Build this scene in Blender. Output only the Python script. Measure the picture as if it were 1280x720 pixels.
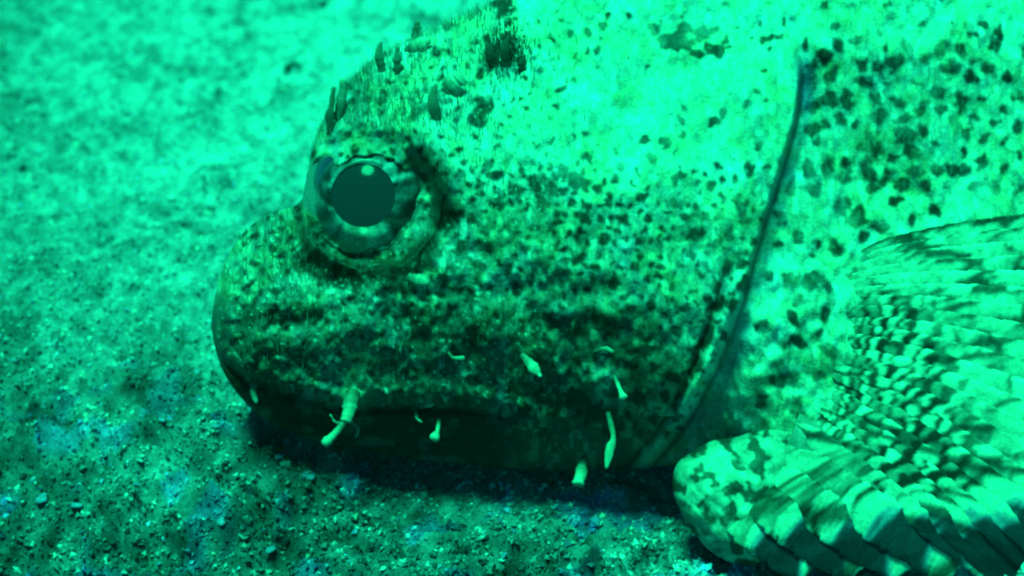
import bpy, math, random
import numpy as np
from mathutils import Vector

random.seed(7); RNG = np.random.default_rng(7)
for o in list(bpy.data.objects): bpy.data.objects.remove(o)
scene = bpy.context.scene
C = scene.collection

# ------------------------------------------------------------------ camera
K = 0.0002                      # metres per modelling unit (the fish is modelled in units of 0.2 mm)
DU = 2100.0                     # camera distance to the fish's mid plane, in units (0.42 m)
PITCH = math.radians(30)
CA, SA = math.cos(PITCH), math.sin(PITCH)
ZO = 224 * K
S_AX = np.array([1.0, 0, 0]); T_AX = np.array([0, SA, CA]); N_AX = np.array([0, -CA, SA])
ORG = np.array([0, 0, ZO])

cam_d = bpy.data.cameras.new('camera'); cam = bpy.data.objects.new('camera', cam_d); C.objects.link(cam)
cam.location = tuple(ORG + N_AX * DU * K)
cam.rotation_euler = (math.radians(90) - PITCH, 0, 0)
cam_d.sensor_width = 36; cam_d.lens = 36 * DU / 1280.0
cam_d.clip_start = 0.01; cam_d.clip_end = 200
cam_d.dof.use_dof = True; cam_d.dof.focus_distance = (DU - 140) * K; cam_d.dof.aperture_fstop = 14
scene.camera = cam

# ------------------------------------------------------------------ light: daylight that has come down through green water
SUN_EL, SUN_AZ = math.radians(82), math.radians(-105)       # azimuth measured from +y (behind the fish) towards +x
L = Vector((math.cos(SUN_EL) * math.sin(SUN_AZ), math.cos(SUN_EL) * math.cos(SUN_AZ), math.sin(SUN_EL)))
world = bpy.data.worlds.new('World'); scene.world = world; world.use_nodes = True
nt = world.node_tree; nt.nodes.clear()
sky = nt.nodes.new('ShaderNodeTexSky'); sky.sky_type = 'NISHITA'; sky.sun_disc = False
sky.sun_elevation = SUN_EL; sky.sun_rotation = SUN_AZ
tint = nt.nodes.new('ShaderNodeMix'); tint.data_type = 'RGBA'; tint.blend_type = 'MULTIPLY'; tint.inputs[0].default_value = 1
tint.inputs[7].default_value = (0.003, 0.45, 0.30, 1)
bg = nt.nodes.new('ShaderNodeBackground'); bg.inputs[1].default_value = 0.05
wo = nt.nodes.new('ShaderNodeOutputWorld')
nt.links.new(sky.outputs[0], tint.inputs[6]); nt.links.new(tint.outputs[2], bg.inputs[0]); nt.links.new(bg.outputs[0], wo.inputs[0])
sun_d = bpy.data.lights.new('sun', 'SUN'); sun = bpy.data.objects.new('sun', sun_d); C.objects.link(sun)
sun_d.energy = 5.0; sun_d.angle = math.radians(18); sun_d.color = (0.006, 1.0, 0.34)
sun.rotation_euler = L.to_track_quat('Z', 'Y').to_euler(); sun.location = (0, 0, 2)
vs = scene.view_settings
vs.view_transform = 'Standard'; vs.look = 'None'; vs.gamma = 1; vs.use_curve_mapping = False; vs.exposure = 0.8
scene.render.engine = 'CYCLES'
scene.cycles.pixel_filter_type = 'BLACKMAN_HARRIS'; scene.cycles.filter_width = 2.2

# ------------------------------------------------------------------ helpers
_T = np.random.default_rng(99).random((256, 256))
def vn(x, y, seed=0):
    x = np.asarray(x, float) + seed * 17.31; y = np.asarray(y, float) + seed * 9.77
    xi = np.floor(x).astype(int); yi = np.floor(y).astype(int)
    fx = x - xi; fy = y - yi
    fx = fx * fx * fx * (fx * (fx * 6 - 15) + 10); fy = fy * fy * fy * (fy * (fy * 6 - 15) + 10)
    a = _T[xi & 255, yi & 255]; b = _T[(xi + 1) & 255, yi & 255]; c = _T[xi & 255, (yi + 1) & 255]; d = _T[(xi + 1) & 255, (yi + 1) & 255]
    return (a * (1 - fx) + b * fx) * (1 - fy) + (c * (1 - fx) + d * fx) * fy
def fbm(x, y, seed=0, oct=4, gain=0.5):
    t = 0; amp = 1; s = 0
    for i in range(oct):
        t = t + amp * vn(x * 2 ** i, y * 2 ** i, seed + i * 3); s += amp; amp *= gain
    return t / s
def sstep(a, b, x):
    t = np.clip((x - a) / (b - a), 0, 1); return t * t * (3 - 2 * t)
def pchip(xs, ys):
    """monotone cubic through points"""
    xs = np.array(xs, float); ys = np.array(ys, float); h = np.diff(xs); d = np.diff(ys) / h
    m = np.zeros_like(xs); m[0] = d[0]; m[-1] = d[-1]
    for i in range(1, len(xs) - 1):
        if d[i - 1] * d[i] > 0:
            w1 = 2 * h[i] + h[i - 1]; w2 = h[i] + 2 * h[i - 1]; m[i] = (w1 + w2) / (w1 / d[i - 1] + w2 / d[i])
    def f(x):
        x = np.clip(np.asarray(x, float), xs[0], xs[-1]); i = np.clip(np.searchsorted(xs, x) - 1, 0, len(h) - 1)
        t = (x - xs[i]) / h[i]
        return ys[i] * (1 + 2 * t) * (1 - t) ** 2 + h[i] * m[i] * t * (1 - t) ** 2 + ys[i + 1] * t * t * (3 - 2 * t) + h[i] * m[i + 1] * t * t * (t - 1)
    return f
def catmull(pts, n):
    """smooth curve through points, n samples"""
    P = np.array(pts, float); t = np.zeros(len(P)); t[1:] = np.cumsum(np.linalg.norm(np.diff(P[:, :2], axis=0), axis=1) + 1e-6); t /= t[-1]
    q = np.linspace(0, 1, n); out = np.zeros((n, P.shape[1]))
    Pe = np.vstack([2 * P[0] - P[1], P, 2 * P[-1] - P[-2]])
    idx = np.clip(np.searchsorted(t, q, side='right') - 1, 0, len(P) - 2)
    f = ((q - t[idx]) / (t[idx + 1] - t[idx]))[:, None]
    a, b, c, d = Pe[idx], Pe[idx + 1], Pe[idx + 2], Pe[idx + 3]
    return 0.5 * (2 * b + (c - a) * f + (2 * a - 5 * b + 4 * c - d) * f ** 2 + (3 * b - a - 3 * c + d) * f ** 3)
def pos(u, v, n):
    """fish coordinates (length, height downwards, breadth towards the viewer's side) to world metres"""
    u = np.asarray(u, float); v = np.asarray(v, float); n = np.asarray(n, float) + 0 * u
    g = np.where(n > -60, (DU - n) / DU, 1 + 60 / DU)
    return ORG + K * (((u - 640) * g)[..., None] * S_AX + ((360 - v) * g)[..., None] * T_AX + n[..., None] * N_AX)
def ground_n(v):
    n = 0.0
    for _ in range(30): n = -(ZO / K + (360 - v) * (DU - n) / DU * CA) / SA
    return n

def mesh_obj(name, verts, faces, mat, parent=None, col=None, smooth=True):
    """verts (n,3) world metres; faces (m,3|4) int array, or list of such arrays"""
    me = bpy.data.meshes.new(name)
    fl = faces if isinstance(faces, list) else [faces]
    fl = [np.asarray(f) for f in fl if len(f)]
    verts = np.asarray(verts, np.float32)
    me.vertices.add(len(verts)); me.vertices.foreach_set('co', verts.ravel())
    li = np.concatenate([f.ravel() for f in fl]); tot = np.concatenate([np.full(len(f), f.shape[1]) for f in fl])
    st = np.concatenate([[0], np.cumsum(tot)[:-1]])
    me.loops.add(len(li)); me.loops.foreach_set('vertex_index', li.astype(np.int32))
    me.polygons.add(len(tot)); me.polygons.foreach_set('loop_start', st.astype(np.int32)); me.polygons.foreach_set('loop_total', tot.astype(np.int32))
    me.polygons.foreach_set('use_smooth', np.full(len(tot), smooth))
    me.update(calc_edges=True); me.validate()
    if col is not None:
        a = me.color_attributes.new('tone', 'FLOAT_COLOR', 'POINT')
        cc = np.ones((len(verts), 4), np.float32); cc[:, :3] = col
        a.data.foreach_set('color', cc.ravel())
    me.materials.append(mat)
    o = bpy.data.objects.new(name, me); C.objects.link(o)
    if parent is not None: put(o, parent)
    return o
def put(o, parent):
    o.parent = parent
    w = Vector((0, 0, 0)); p = parent
    while p is not None: w += p.location; p = p.parent
    o.matrix_parent_inverse.identity(); o.location = o.location - w
def tag(o, label=None, cat=None, group=None, kind=None):
    for k_, v_ in (('label', label), ('category', cat), ('group', group), ('kind', kind)):
        if v_: o[k_] = v_
    return o
def gridfaces(nr, nc, off=0, flip=False):
    i = np.arange(nr * nc).reshape(nr, nc) + off
    f = np.stack([i[:-1, :-1], i[1:, :-1], i[1:, 1:], i[:-1, 1:]], -1).reshape(-1, 4)
    return f[:, ::-1] if flip else f
def tube(P, R, side=None, flat=1.0, ns=10, closed_caps=True):
    """world points P (n,3), radii R (n,), elliptical: R along 'side', R*flat across"""
    P = np.asarray(P, float); n = len(P); R = np.asarray(R, float); R = np.broadcast_to(R, (n,)) if R.ndim < 2 else R
    T = np.gradient(P, axis=0); T /= np.linalg.norm(T, axis=1)[:, None] + 1e-12
    ref = np.array(side if side is not None else N_AX, float)
    B = np.cross(T, ref); B /= np.linalg.norm(B, axis=1)[:, None] + 1e-12   # across, in the face plane
    A = np.cross(B, T)
    th = np.linspace(0, 2 * math.pi, ns, endpoint=False)
    V = P[:, None] + (np.cos(th)[None, :, None] * B[:, None] + flat * np.sin(th)[None, :, None] * A[:, None]) * (R[:, None, None] if R.ndim == 1 else R[:, :, None])
    idx = np.arange(n * ns).reshape(n, ns); nx = np.roll(idx, -1, axis=1)
    f = np.stack([idx[:-1], nx[:-1], nx[1:], idx[1:]], -1).reshape(-1, 4)
    V = V.reshape(-1, 3); V = np.vstack([V, P[:1], P[-1:]]); a, b = n * ns, n * ns + 1
    tri = np.vstack([np.stack([nx[0], idx[0], np.full(ns, a)], -1), np.stack([idx[-1], nx[-1], np.full(ns, b)], -1)])
    return V, [f, tri], th

def material(name, rough=0.6, spec=0.25, grain=1500.0, grain_amt=0.25, bump=0.0, bump_scale=2500.0, base=None, coat=0.0, stretch=(1, 1, 1), sss=0.0):
    m = bpy.data.materials.new(name); m.use_nodes = True; t = m.node_tree; b = t.nodes['Principled BSDF']
    tc = t.nodes.new('ShaderNodeTexCoord'); mp = t.nodes.new('ShaderNodeMapping'); mp.inputs['Scale'].default_value = stretch
    t.links.new(tc.outputs['Object'], mp.inputs[0])
    if base is None:
        at = t.nodes.new('ShaderNodeAttribute'); at.attribute_name = 'tone'; src = at.outputs['Color']
    else:
        rgb = t.nodes.new('ShaderNodeRGB'); rgb.outputs[0].default_value = (*base, 1); src = rgb.outputs[0]
    no = t.nodes.new('ShaderNodeTexNoise'); no.inputs['Scale'].default_value = grain; no.inputs['Detail'].default_value = 4; no.inputs['Roughness'].default_value = 0.65
    t.links.new(mp.outputs[0], no.inputs['Vector'])
    mr = t.nodes.new('ShaderNodeMapRange'); mr.inputs[1].default_value = 0.3; mr.inputs[2].default_value = 0.7
    mr.inputs[3].default_value = 1 - grain_amt; mr.inputs[4].default_value = 1 + grain_amt; t.links.new(no.outputs[0], mr.inputs[0])
    mx = t.nodes.new('ShaderNodeMix'); mx.data_type = 'RGBA'; mx.blend_type = 'MULTIPLY'; mx.inputs[0].default_value = 1
    t.links.new(src, mx.inputs[6]); t.links.new(mr.outputs[0], mx.inputs[7]); t.links.new(mx.outputs[2], b.inputs['Base Color'])
    b.inputs['Roughness'].default_value = rough; b.inputs['Specular IOR Level'].default_value = spec
    b.inputs['Coat Weight'].default_value = coat; b.inputs['Coat Roughness'].default_value = 0.15
    if bump:
        n2 = t.nodes.new('ShaderNodeTexNoise'); n2.inputs['Scale'].default_value = bump_scale; n2.inputs['Detail'].default_value = 3
        t.links.new(mp.outputs[0], n2.inputs['Vector'])
        bp = t.nodes.new('ShaderNodeBump'); bp.inputs['Strength'].default_value = bump; bp.inputs['Distance'].default_value = 0.0004
        t.links.new(n2.outputs[0], bp.inputs['Height']); t.links.new(bp.outputs[0], b.inputs['Normal'])
    return m
M_SAND = material('sand', 0.8, 0.15, 900, 0.45, 0.8, 1800)
M_GRAIN = material('sand_grain', 0.45, 0.4, 1500, 0.2)
M_PEB = material('pebble', 0.6, 0.25, 900, 0.5, 0.5, 1600)
M_SKIN = material('spotted_skin', 0.55, 0.22, 900, 0.30, 0.6, 1300, stretch=(1, 0.9, 0.9))
M_FIN = material('fin_skin', 0.5, 0.25, 900, 0.28, 0.35, 1500)
M_FLAP = material('flap_skin', 0.5, 0.3, 1200, 0.25)
M_FUZZ = material('algae_fuzz', 0.7, 0.15, 600, 0.2)
M_IRIS = material('iris', 0.35, 0.35, 1200, 0.4)
M_PUPIL = material('pupil', 0.5, 0.3, 500, 0.03, base=(0.02, 0.028, 0.05))
M_CORNEA = bpy.data.materials.new('cornea'); M_CORNEA.use_nodes = True
_t = M_CORNEA.node_tree; _t.nodes.clear()
_o = _t.nodes.new('ShaderNodeOutputMaterial'); _mx = _t.nodes.new('ShaderNodeMixShader'); _tr = _t.nodes.new('ShaderNodeBsdfTransparent')
_gl = _t.nodes.new('ShaderNodeBsdfGlossy'); _gl.inputs['Roughness'].default_value = 0.12; _fr = _t.nodes.new('ShaderNodeFresnel'); _fr.inputs[0].default_value = 1.18
_tr.inputs[0].default_value = (0.93, 0.96, 0.97, 1)
_t.links.new(_fr.outputs[0], _mx.inputs[0]); _t.links.new(_tr.outputs[0], _mx.inputs[1]); _t.links.new(_gl.outputs[0], _mx.inputs[2]); _t.links.new(_mx.outputs[0], _o.inputs[0])

def rgb(val, blue=1.0, red=1.0):
    val = np.asarray(val, float)
    return np.stack([val * red, val, val * blue], -1)

# ------------------------------------------------------------------ seabed: one sheet, fine near the fish, coarse far away
def axis(a, b, h, far):
    core = np.arange(a, b, h); out = []
    x = b; s = h
    while x < far: out.append(x); s *= 1.09; x += s
    lo = []; x = a - h; s = h
    while x > -far: lo.append(x); s *= 1.09; x -= s
    return np.concatenate([lo[::-1], core, out])
def ground_z(x, y):
    near = np.exp(-((x / 0.6) ** 2 + (y / 0.8) ** 2))
    z = 0.010 * (fbm(x * 14, y * 14, 3, 2) - 0.5) + 0.0055 * (fbm(x * 55, y * 55, 5, 2) - 0.5)
    z = z + 0.0058 * (fbm(x * 120, y * 150, 8, 3) - 0.5) + 0.0020 * (vn(x * 520, y * 520, 12) - 0.5) + 0.0014 * (vn(x * 1000, y * 1000, 14) - 0.5)
    # the bed falls away towards the viewer on the snout's side
    d = sstep(0.0, 0.15, -y - 0.015 + (-x - 0.03) * 0.30)
    z = z - 0.055 * d * sstep(0.05, -0.06, x)
    z = z + (0.0034 + 0.0022 * sstep(0.03, -0.05, y)) * (np.abs(vn(x * 210, y * 250, 16) - 0.5) * 2 - 0.5) * (0.5 + vn(x * 40, y * 40, 18))
    z = z + 0.0095 * np.exp(-((x + 0.055) / 0.036) ** 2 - ((y + 0.006) / 0.024) ** 2)
    z = z + 0.0150 * np.exp(-((x - 0.095) / 0.055) ** 2 - ((y + 0.074) / 0.032) ** 2)
    z = z + 0.0060 * np.exp(-((x - 0.005) / 0.035) ** 2 - ((y + 0.026) / 0.020) ** 2)
    # smooth wallow where the fish lies
    w = sstep(-0.06, -0.03, x) * sstep(-0.055, -0.03, y) * sstep(0.12, 0.07, y)
    z = z * (1 - 0.55 * w) - 0.002 * w
    far = np.clip((np.hypot(x, y) - 0.8) / 3, 0, 1)
    return z * near + far * (0.5 * (fbm(x * 0.6, y * 0.6, 21, 3) - 0.5))
def ground_col(x, y):
    a = fbm(x * 60, y * 60, 31, 3); b = fbm(x * 240, y * 240, 35, 3); c = fbm(x * 30, y * 30, 39, 2)
    val = 0.29 + 0.22 * (a - 0.5) + 0.42 * (b - 0.5) + 0.12 * (c - 0.5)
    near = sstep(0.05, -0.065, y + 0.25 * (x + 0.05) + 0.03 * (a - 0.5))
    # light falloff painted in: paler up the slope, darker leftwards and towards the viewer
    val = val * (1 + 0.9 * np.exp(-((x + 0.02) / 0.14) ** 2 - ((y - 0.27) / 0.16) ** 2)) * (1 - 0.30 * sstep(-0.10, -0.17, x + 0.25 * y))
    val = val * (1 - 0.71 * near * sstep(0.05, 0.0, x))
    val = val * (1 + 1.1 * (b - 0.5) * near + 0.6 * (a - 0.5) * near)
    val = np.clip(val, 0.012, 0.7)
    blue = 1.28 + 0.9 * sstep(0.60, 0.75, fbm(x * 110, y * 110, 43, 2)) * sstep(0.06, -0.02, y)
    r = rgb(val, 1.0, 1.0); r[..., 2] *= blue; return r
gx = axis(-0.25, 0.22, 0.00108, 40); gy = axis(-0.13, 0.40, 0.00108, 40)
X, Y = np.meshgrid(gx, gy); Z = ground_z(X, Y)
V = np.stack([X, Y, Z], -1).reshape(-1, 3)
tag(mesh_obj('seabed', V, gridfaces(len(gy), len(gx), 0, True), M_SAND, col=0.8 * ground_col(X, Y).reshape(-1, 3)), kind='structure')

# loose coarse grains (uncountable): one object
_ph = (1 + 5 ** 0.5) / 2
ICO_V = np.array([(-1, _ph, 0), (1, _ph, 0), (-1, -_ph, 0), (1, -_ph, 0), (0, -1, _ph), (0, 1, _ph), (0, -1, -_ph), (0, 1, -_ph), (_ph, 0, -1), (_ph, 0, 1), (-_ph, 0, -1), (-_ph, 0, 1)], float)
ICO_V /= np.linalg.norm(ICO_V[0])
ICO_F = np.array([(0, 11, 5), (0, 5, 1), (0, 1, 7), (0, 7, 10), (0, 10, 11), (1, 5, 9), (5, 11, 4), (11, 10, 2), (10, 7, 6), (7, 1, 8), (3, 9, 4), (3, 4, 2), (3, 2, 6), (3, 6, 8), (3, 8, 9), (4, 9, 5), (2, 4, 11), (6, 2, 10), (8, 6, 7), (9, 8, 1)])
def rand_rot(n):
    q = RNG.normal(size=(n, 4)); q /= np.linalg.norm(q, axis=1)[:, None]; w, x, y, z = q.T
    return np.stack([1 - 2 * (y * y + z * z), 2 * (x * y - z * w), 2 * (x * z + y * w), 2 * (x * y + z * w), 1 - 2 * (x * x + z * z), 2 * (y * z - x * w), 2 * (x * z - y * w), 2 * (y * z + x * w), 1 - 2 * (x * x + y * y)], -1).reshape(n, 3, 3)
NG = 240000
px = RNG.uniform(-0.24, 0.22, NG); py = -0.125 + 0.50 * RNG.random(NG) ** 1.9
keep = (vn(px * 110, py * 110, 71) + 0.6 * RNG.random(NG) > 0.48) & ~((px > 0.03) & (py > 0.03))
px, py = px[keep], py[keep]; NG = len(px)
rad = 0.00028 + 0.00075 * RNG.random(NG) ** 2.6
rad = rad * (1 + 0.35 * sstep(0.02, -0.06, py))
OCT_V = np.array([(1, 0, 0), (-1, 0, 0), (0, 1, 0), (0, -1, 0), (0, 0, 1), (0, 0, -1)], float)
OCT_F = np.array([(0, 2, 4), (2, 1, 4), (1, 3, 4), (3, 0, 4), (2, 0, 5), (1, 2, 5), (3, 1, 5), (0, 3, 5)])
G = (OCT_V[None] * (1 + 0.7 * (RNG.random((NG, 6, 1)) - 0.5))) * np.stack([np.ones(NG), RNG.uniform(0.6, 1, NG), RNG.uniform(0.5, 0.9, NG)], -1)[:, None]
G = np.einsum('nij,nkj->nki', rand_rot(NG), G) * rad[:, None, None]
G = G + np.stack([px, py, ground_z(px, py) + rad * 0.15], -1)[:, None]
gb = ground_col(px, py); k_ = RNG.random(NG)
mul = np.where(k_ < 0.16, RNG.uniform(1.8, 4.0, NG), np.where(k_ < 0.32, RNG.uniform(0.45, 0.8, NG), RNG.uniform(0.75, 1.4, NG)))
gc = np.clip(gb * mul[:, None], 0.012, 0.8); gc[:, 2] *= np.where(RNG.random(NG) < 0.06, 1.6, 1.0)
GF = (OCT_F[None] + 6 * np.arange(NG)[:, None, None]).reshape(-1, 3)
tag(mesh_obj('loose_sand_grains', G.reshape(-1, 3), GF, M_GRAIN, col=np.repeat(gc, 6, axis=0), smooth=False), kind='stuff', label='loose pale and dark grains scattered over the seabed')

# ------------------------------------------------------------------ the fish: fields over its side (u along the body, v downwards)
U0, V0, NU, NV = 240, -200, 2160, 960
uu, vv = np.meshgrid(np.arange(U0, U0 + NU, dtype=float), np.arange(V0, V0 + NV, dtype=float))
def samp(F, u, v):
    x = np.clip(np.asarray(u, float) - U0, 0, NU - 1.001); y = np.clip(np.asarray(v, float) - V0, 0, NV - 1.001)
    i = x.astype(int); j = y.astype(int); fx = x - i; fy = y - j
    if F.ndim == 3: fx = fx[..., None]; fy = fy[..., None]
    return (F[j, i] * (1 - fx) + F[j, i + 1] * fx) * (1 - fy) + (F[j + 1, i] * (1 - fx) + F[j + 1, i + 1] * fx) * fy
def blob(u, v, ru, rv, ang=0):
    a = math.radians(ang); du = uu - u; dv = vv - v
    p = du * math.cos(a) + dv * math.sin(a); q = -du * math.sin(a) + dv * math.cos(a)
    return np.exp(-(p / ru) ** 2 - (q / rv) ** 2)

top = pchip([264, 265, 268, 276, 292, 316, 345, 366, 378, 384, 392, 404, 420, 446, 484, 535, 595, 655, 760, 900, 1100, 1300, 1500, 1800, 2100, 2300, 2350],
            [405, 395, 375, 343, 308, 280, 264, 258, 248, 215, 180, 150, 122, 92, 62, 38, 12, -18, -62, -105, -145, -155, -130, -20, 125, 190, 200])
bot = pchip([264, 265, 268, 278, 300, 335, 380, 440, 520, 620, 700, 780, 840, 880, 950, 1100, 1300, 1500, 1800, 2100, 2300, 2350],
            [405, 415, 432, 462, 496, 526, 547, 562, 574, 584, 589, 588, 582, 592, 655, 690, 690, 630, 500, 385, 325, 315])
hr = pchip([264, 266, 275, 300, 350, 420, 520, 650, 800, 900, 1000, 1150, 1400, 1800, 2200, 2350], [0, 12, 34, 64, 92, 114, 140, 165, 185, 190, 186, 190, 180, 120, 30, 8])
_vr = pchip([264, 300, 400, 520, 700, 850, 930, 1030, 1150, 1400, 1800, 2350], [402, 398, 374, 358, 372, 420, 430, 490, 470, 300, 230, 257])
def vr(u): u = np.asarray(u, float); return _vr(u) + sstep(290, 380, u) * (46 * (vn(u / 75, u * 0, 2) - 0.5) + 12 * (vn(u / 21, u * 0, 6) - 0.5))
edge_pts = [(-150, 985), (40, 985), (85, 1001), (120, 1000), (180, 986), (240, 968), (290, 951), (340, 938), (390, 923), (440, 904), (490, 881), (530, 858), (575, 822), (640, 770), (760, 700)]
edge = pchip([p[0] for p in edge_pts], [p[1] for p in edge_pts])

dE = uu - edge(vv) - 2.0 * (vn(vv / 9, vv * 0, 3) - 0.5)      # signed distance behind the gill cover's edge
T_, B_, R_ = top(uu[0]), bot(uu[0]), vr(uu[0])
def height0(u, v):
    t, b, r, h = top(u), bot(u), vr(u), hr(u)
    x = np.clip((v - t) / np.maximum(r - t, 1e-3), 0, 1); y = np.clip((b - v) / np.maximum(b - r, 1e-3), 0, 1)
    up = 0.62 * np.sqrt(np.clip(1 - (1 - x) ** 2, 0, 1)) + 0.38 * x
    dn = 0.62 * np.sqrt(np.clip(1 - (1 - y) ** 2, 0, 1)) + 0.38 * y
    f = np.where(v < r, up, dn)
    return h * (f - 0.055 * np.exp(-((v - r) / 34.0) ** 2))

# relief on top of the basic body shape
rel = np.zeros_like(uu)
vmask = sstep(40, 110, vv)
rel += 24 * sstep(3, -5, dE) * sstep(-330, -20, dE) * vmask                # gill cover stands proud
rel -= 9 * np.exp(-((dE - 18) / 16) ** 2) * vmask * sstep(640, 560, vv)   # groove behind it
low = sstep(300, 360, vv)
rel -= 9 * np.exp(-((dE + 30 + 6 * (vn(vv / 40, vv * 0, 9) - .5)) / 6) ** 2) * low   # second fold in front of the edge
rel += 9 * np.exp(-((dE + 14) / 9) ** 2) * low
re = np.hypot(uu - 463, vv - 250)
an = np.arctan2(vv - 250, uu - 463)
rel += (12 * np.exp(-((re - 96) / 20) ** 2))      # brow and socket rim
rel -= 40 * sstep(88, 74, re) * np.maximum(sstep(-0.85, -0.5, np.sin(an)), sstep(64, 52, re))                                              # socket
rel -= 24 * blob(430, 345, 52, 20, 10) + 20 * blob(545, 300, 20, 40, 30)
rel -= 18 * blob(560, 268, 22, 34)
rel += 14 * blob(345, 330, 40, 60) + 10 * blob(350, 430, 60, 26)           # swollen snout and upper lip
lip = pchip([264, 285, 310, 345, 400, 440, 480, 560, 640, 700], [440, 452, 468, 480, 494, 505, 500, 500, 512, 540])
dl = vv - lip(uu)
lipm = sstep(700, 600, uu)
rel -= 16 * np.exp(-((dl - 7) / 7) ** 2) * lipm                            # mouth slit
rel += 6 * np.exp(-((dl + 9) / 10) ** 2) * lipm
rel -= 12 * sstep(0, 14, dl) * lipm                                        # lower jaw set back
for (u, v, a, ru, rv, an_) in [(700, 385, 8, 140, 16, 3), (760, 250, 9, 120, 26, -25), (640, 170, 10, 60, 30, -40), (860, 60, 14, 50, 22, -10), (880, 150, 6, 40, 14, -40),
                               (600, 420, 6, 80, 20, 0), (730, 480, 7, 60, 26, 20), (830, 430, 8, 40, 50, 20), (620, 60, 14, 30, 40, 10), (540, 110, 10, 30, 40, 0), (500, 60, 8, 20, 30, 0),
                               (470, 120, 9, 40, 22, -30), (1090, 60, 8, 90, 40, 0), (1150, 180, 8, 60, 30, 20)]:
    rel += a * blob(u, v, ru, rv, an_)
rel += 34 * (fbm(uu / 55, vv / 38, 151, 2) - 0.5) * np.exp(-((vv - 385) / 60) ** 2) * sstep(300, 420, uu) * sstep(0, -60, dE)
rough_zone = 0.35 + 0.65 * np.clip(1 - blob(850, 150, 190, 130) * 1.1, 0, 1)
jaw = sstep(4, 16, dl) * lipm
rough_zone *= 1 - 0.8 * jaw
rel += rough_zone * (16 * (fbm(uu / 60, vv / 70, 51, 2) - 0.5) + 13 * (fbm(uu / 20, vv / 26, 54, 2) - 0.5) + 9.0 * (fbm(uu / 7, vv / 9, 57, 2) - 0.5))

# skin colour: pale ground, brown marbling, dark spots (value, blue ratio)
val = 0.40 + 0.50 * (fbm(uu / 45, vv / 55, 61, 3) - 0.5) + 0.22 * (fbm(uu / 11, vv / 12, 64, 2) - 0.5)
val += 0.10 * blob(420, 430, 50, 50)
val += 0.10 * blob(830, 160, 190, 120) + 0.12 * blob(640, 130, 120, 120) + 0.18 * blob(1150, 380, 200, 160) + 0.15 * blob(1100, 0, 260, 60)
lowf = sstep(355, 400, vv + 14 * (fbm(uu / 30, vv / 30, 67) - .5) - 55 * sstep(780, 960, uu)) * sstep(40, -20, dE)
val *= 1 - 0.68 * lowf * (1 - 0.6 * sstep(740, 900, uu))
snout = sstep(440, 360, uu) * sstep(240, 280, vv)
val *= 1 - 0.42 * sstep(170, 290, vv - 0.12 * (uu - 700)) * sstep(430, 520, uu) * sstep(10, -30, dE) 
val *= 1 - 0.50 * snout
val *= 1 - 0.35 * blob(480, 350, 120, 60)
val *= 1 - 0.40 * blob(1140, 140, 150, 80) - 0.25 * blob(470, 100, 70, 50)
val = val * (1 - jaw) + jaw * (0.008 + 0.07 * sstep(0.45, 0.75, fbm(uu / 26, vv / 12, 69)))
# pale flecks
fle = sstep(0.66, 0.74, vn(uu / 9, vv / 14, 73)) * (1 - jaw)
val += 0.20 * fle * (1 - 0.5 * lowf)

wu = uu + 7 * (vn(uu / 7, vv / 7, 81) - .5); wv = vv + 7 * (vn(uu / 7, vv / 7, 84) - .5)
S = np.zeros_like(uu)
def spot(u, v, r, asp=1.0, ang=0, k=1.0):
    R2 = int(r * max(asp, 1) * 1.3 + 8); i0, i1 = int(u - U0 - R2), int(u - U0 + R2); j0, j1 = int(v - V0 - R2), int(v - V0 + R2)
    i0, j0 = max(i0, 0), max(j0, 0); i1, j1 = min(i1, NU), min(j1, NV)
    if i1 <= i0 or j1 <= j0: return
    a = math.radians(ang); du = wu[j0:j1, i0:i1] - u; dv = wv[j0:j1, i0:i1] - v
    p = (du * math.cos(a) + dv * math.sin(a)) / asp; q = -du * math.sin(a) + dv * math.cos(a)
    S[j0:j1, i0:i1] = np.maximum(S[j0:j1, i0:i1], k * np.clip(1.35 - np.hypot(p, q) / r, 0, 1))
def scatter(n, u0, u1, v0, v1, r0, r1, dens, mind, k=(0.6, 1.0)):
    pts = []
    cell = {}
    for _ in range(n):
        u, v = random.uniform(u0, u1), random.uniform(v0, v1)
        if random.random() > dens(u, v): continue
        kx, ky = int(u // mind), int(v // mind)
        if any((u - a) ** 2 + (v - b) ** 2 < mind * mind for i in (-1, 0, 1) for j in (-1, 0, 1) for a, b in cell.get((kx + i, ky + j), [])): continue
        cell.setdefault((kx, ky), []).append((u, v))
        spot(u, v, random.uniform(r0, r1), random.choice((1, 1, 1.3, 1.8)), random.uniform(-90, 90), random.uniform(*k))
def g2(u, v, a, b, ru, rv): return math.exp(-((u - a) / ru) ** 2 - ((v - b) / rv) ** 2)
def d_face(u, v):
    if u > float(edge(v)) - 4: return 0
    d = 0.34 + 0.8 * sstep(170, 260, v) - 0.9 * g2(u, v, 850, 150, 150, 90)
    return float(np.clip(d, 0.03, 1))
scatter(8000, 300, 985, 20, 545, 2.6, 5.4, d_face, 11.5)
scatter(900, 560, 960, 190, 520, 5, 9, lambda u, v: d_face(u, v) * 0.8, 24)
scatter(700, 1005, 1300, 50, 235, 6, 11, lambda u, v: 0.95 if 55 < v < 215 else 0.3, 21)
scatter(260, 950, 1140, 200, 560, 5, 10, lambda u, v: 0.7 if u > float(edge(v)) + 20 else 0, 24)
scatter(300, 1000, 1300, -60, 60, 4, 7, lambda u, v: 0.35, 30)
scatter(600, 1300, 2300, -140, 600, 6, 14, lambda u, v: 0.6, 26)
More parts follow.
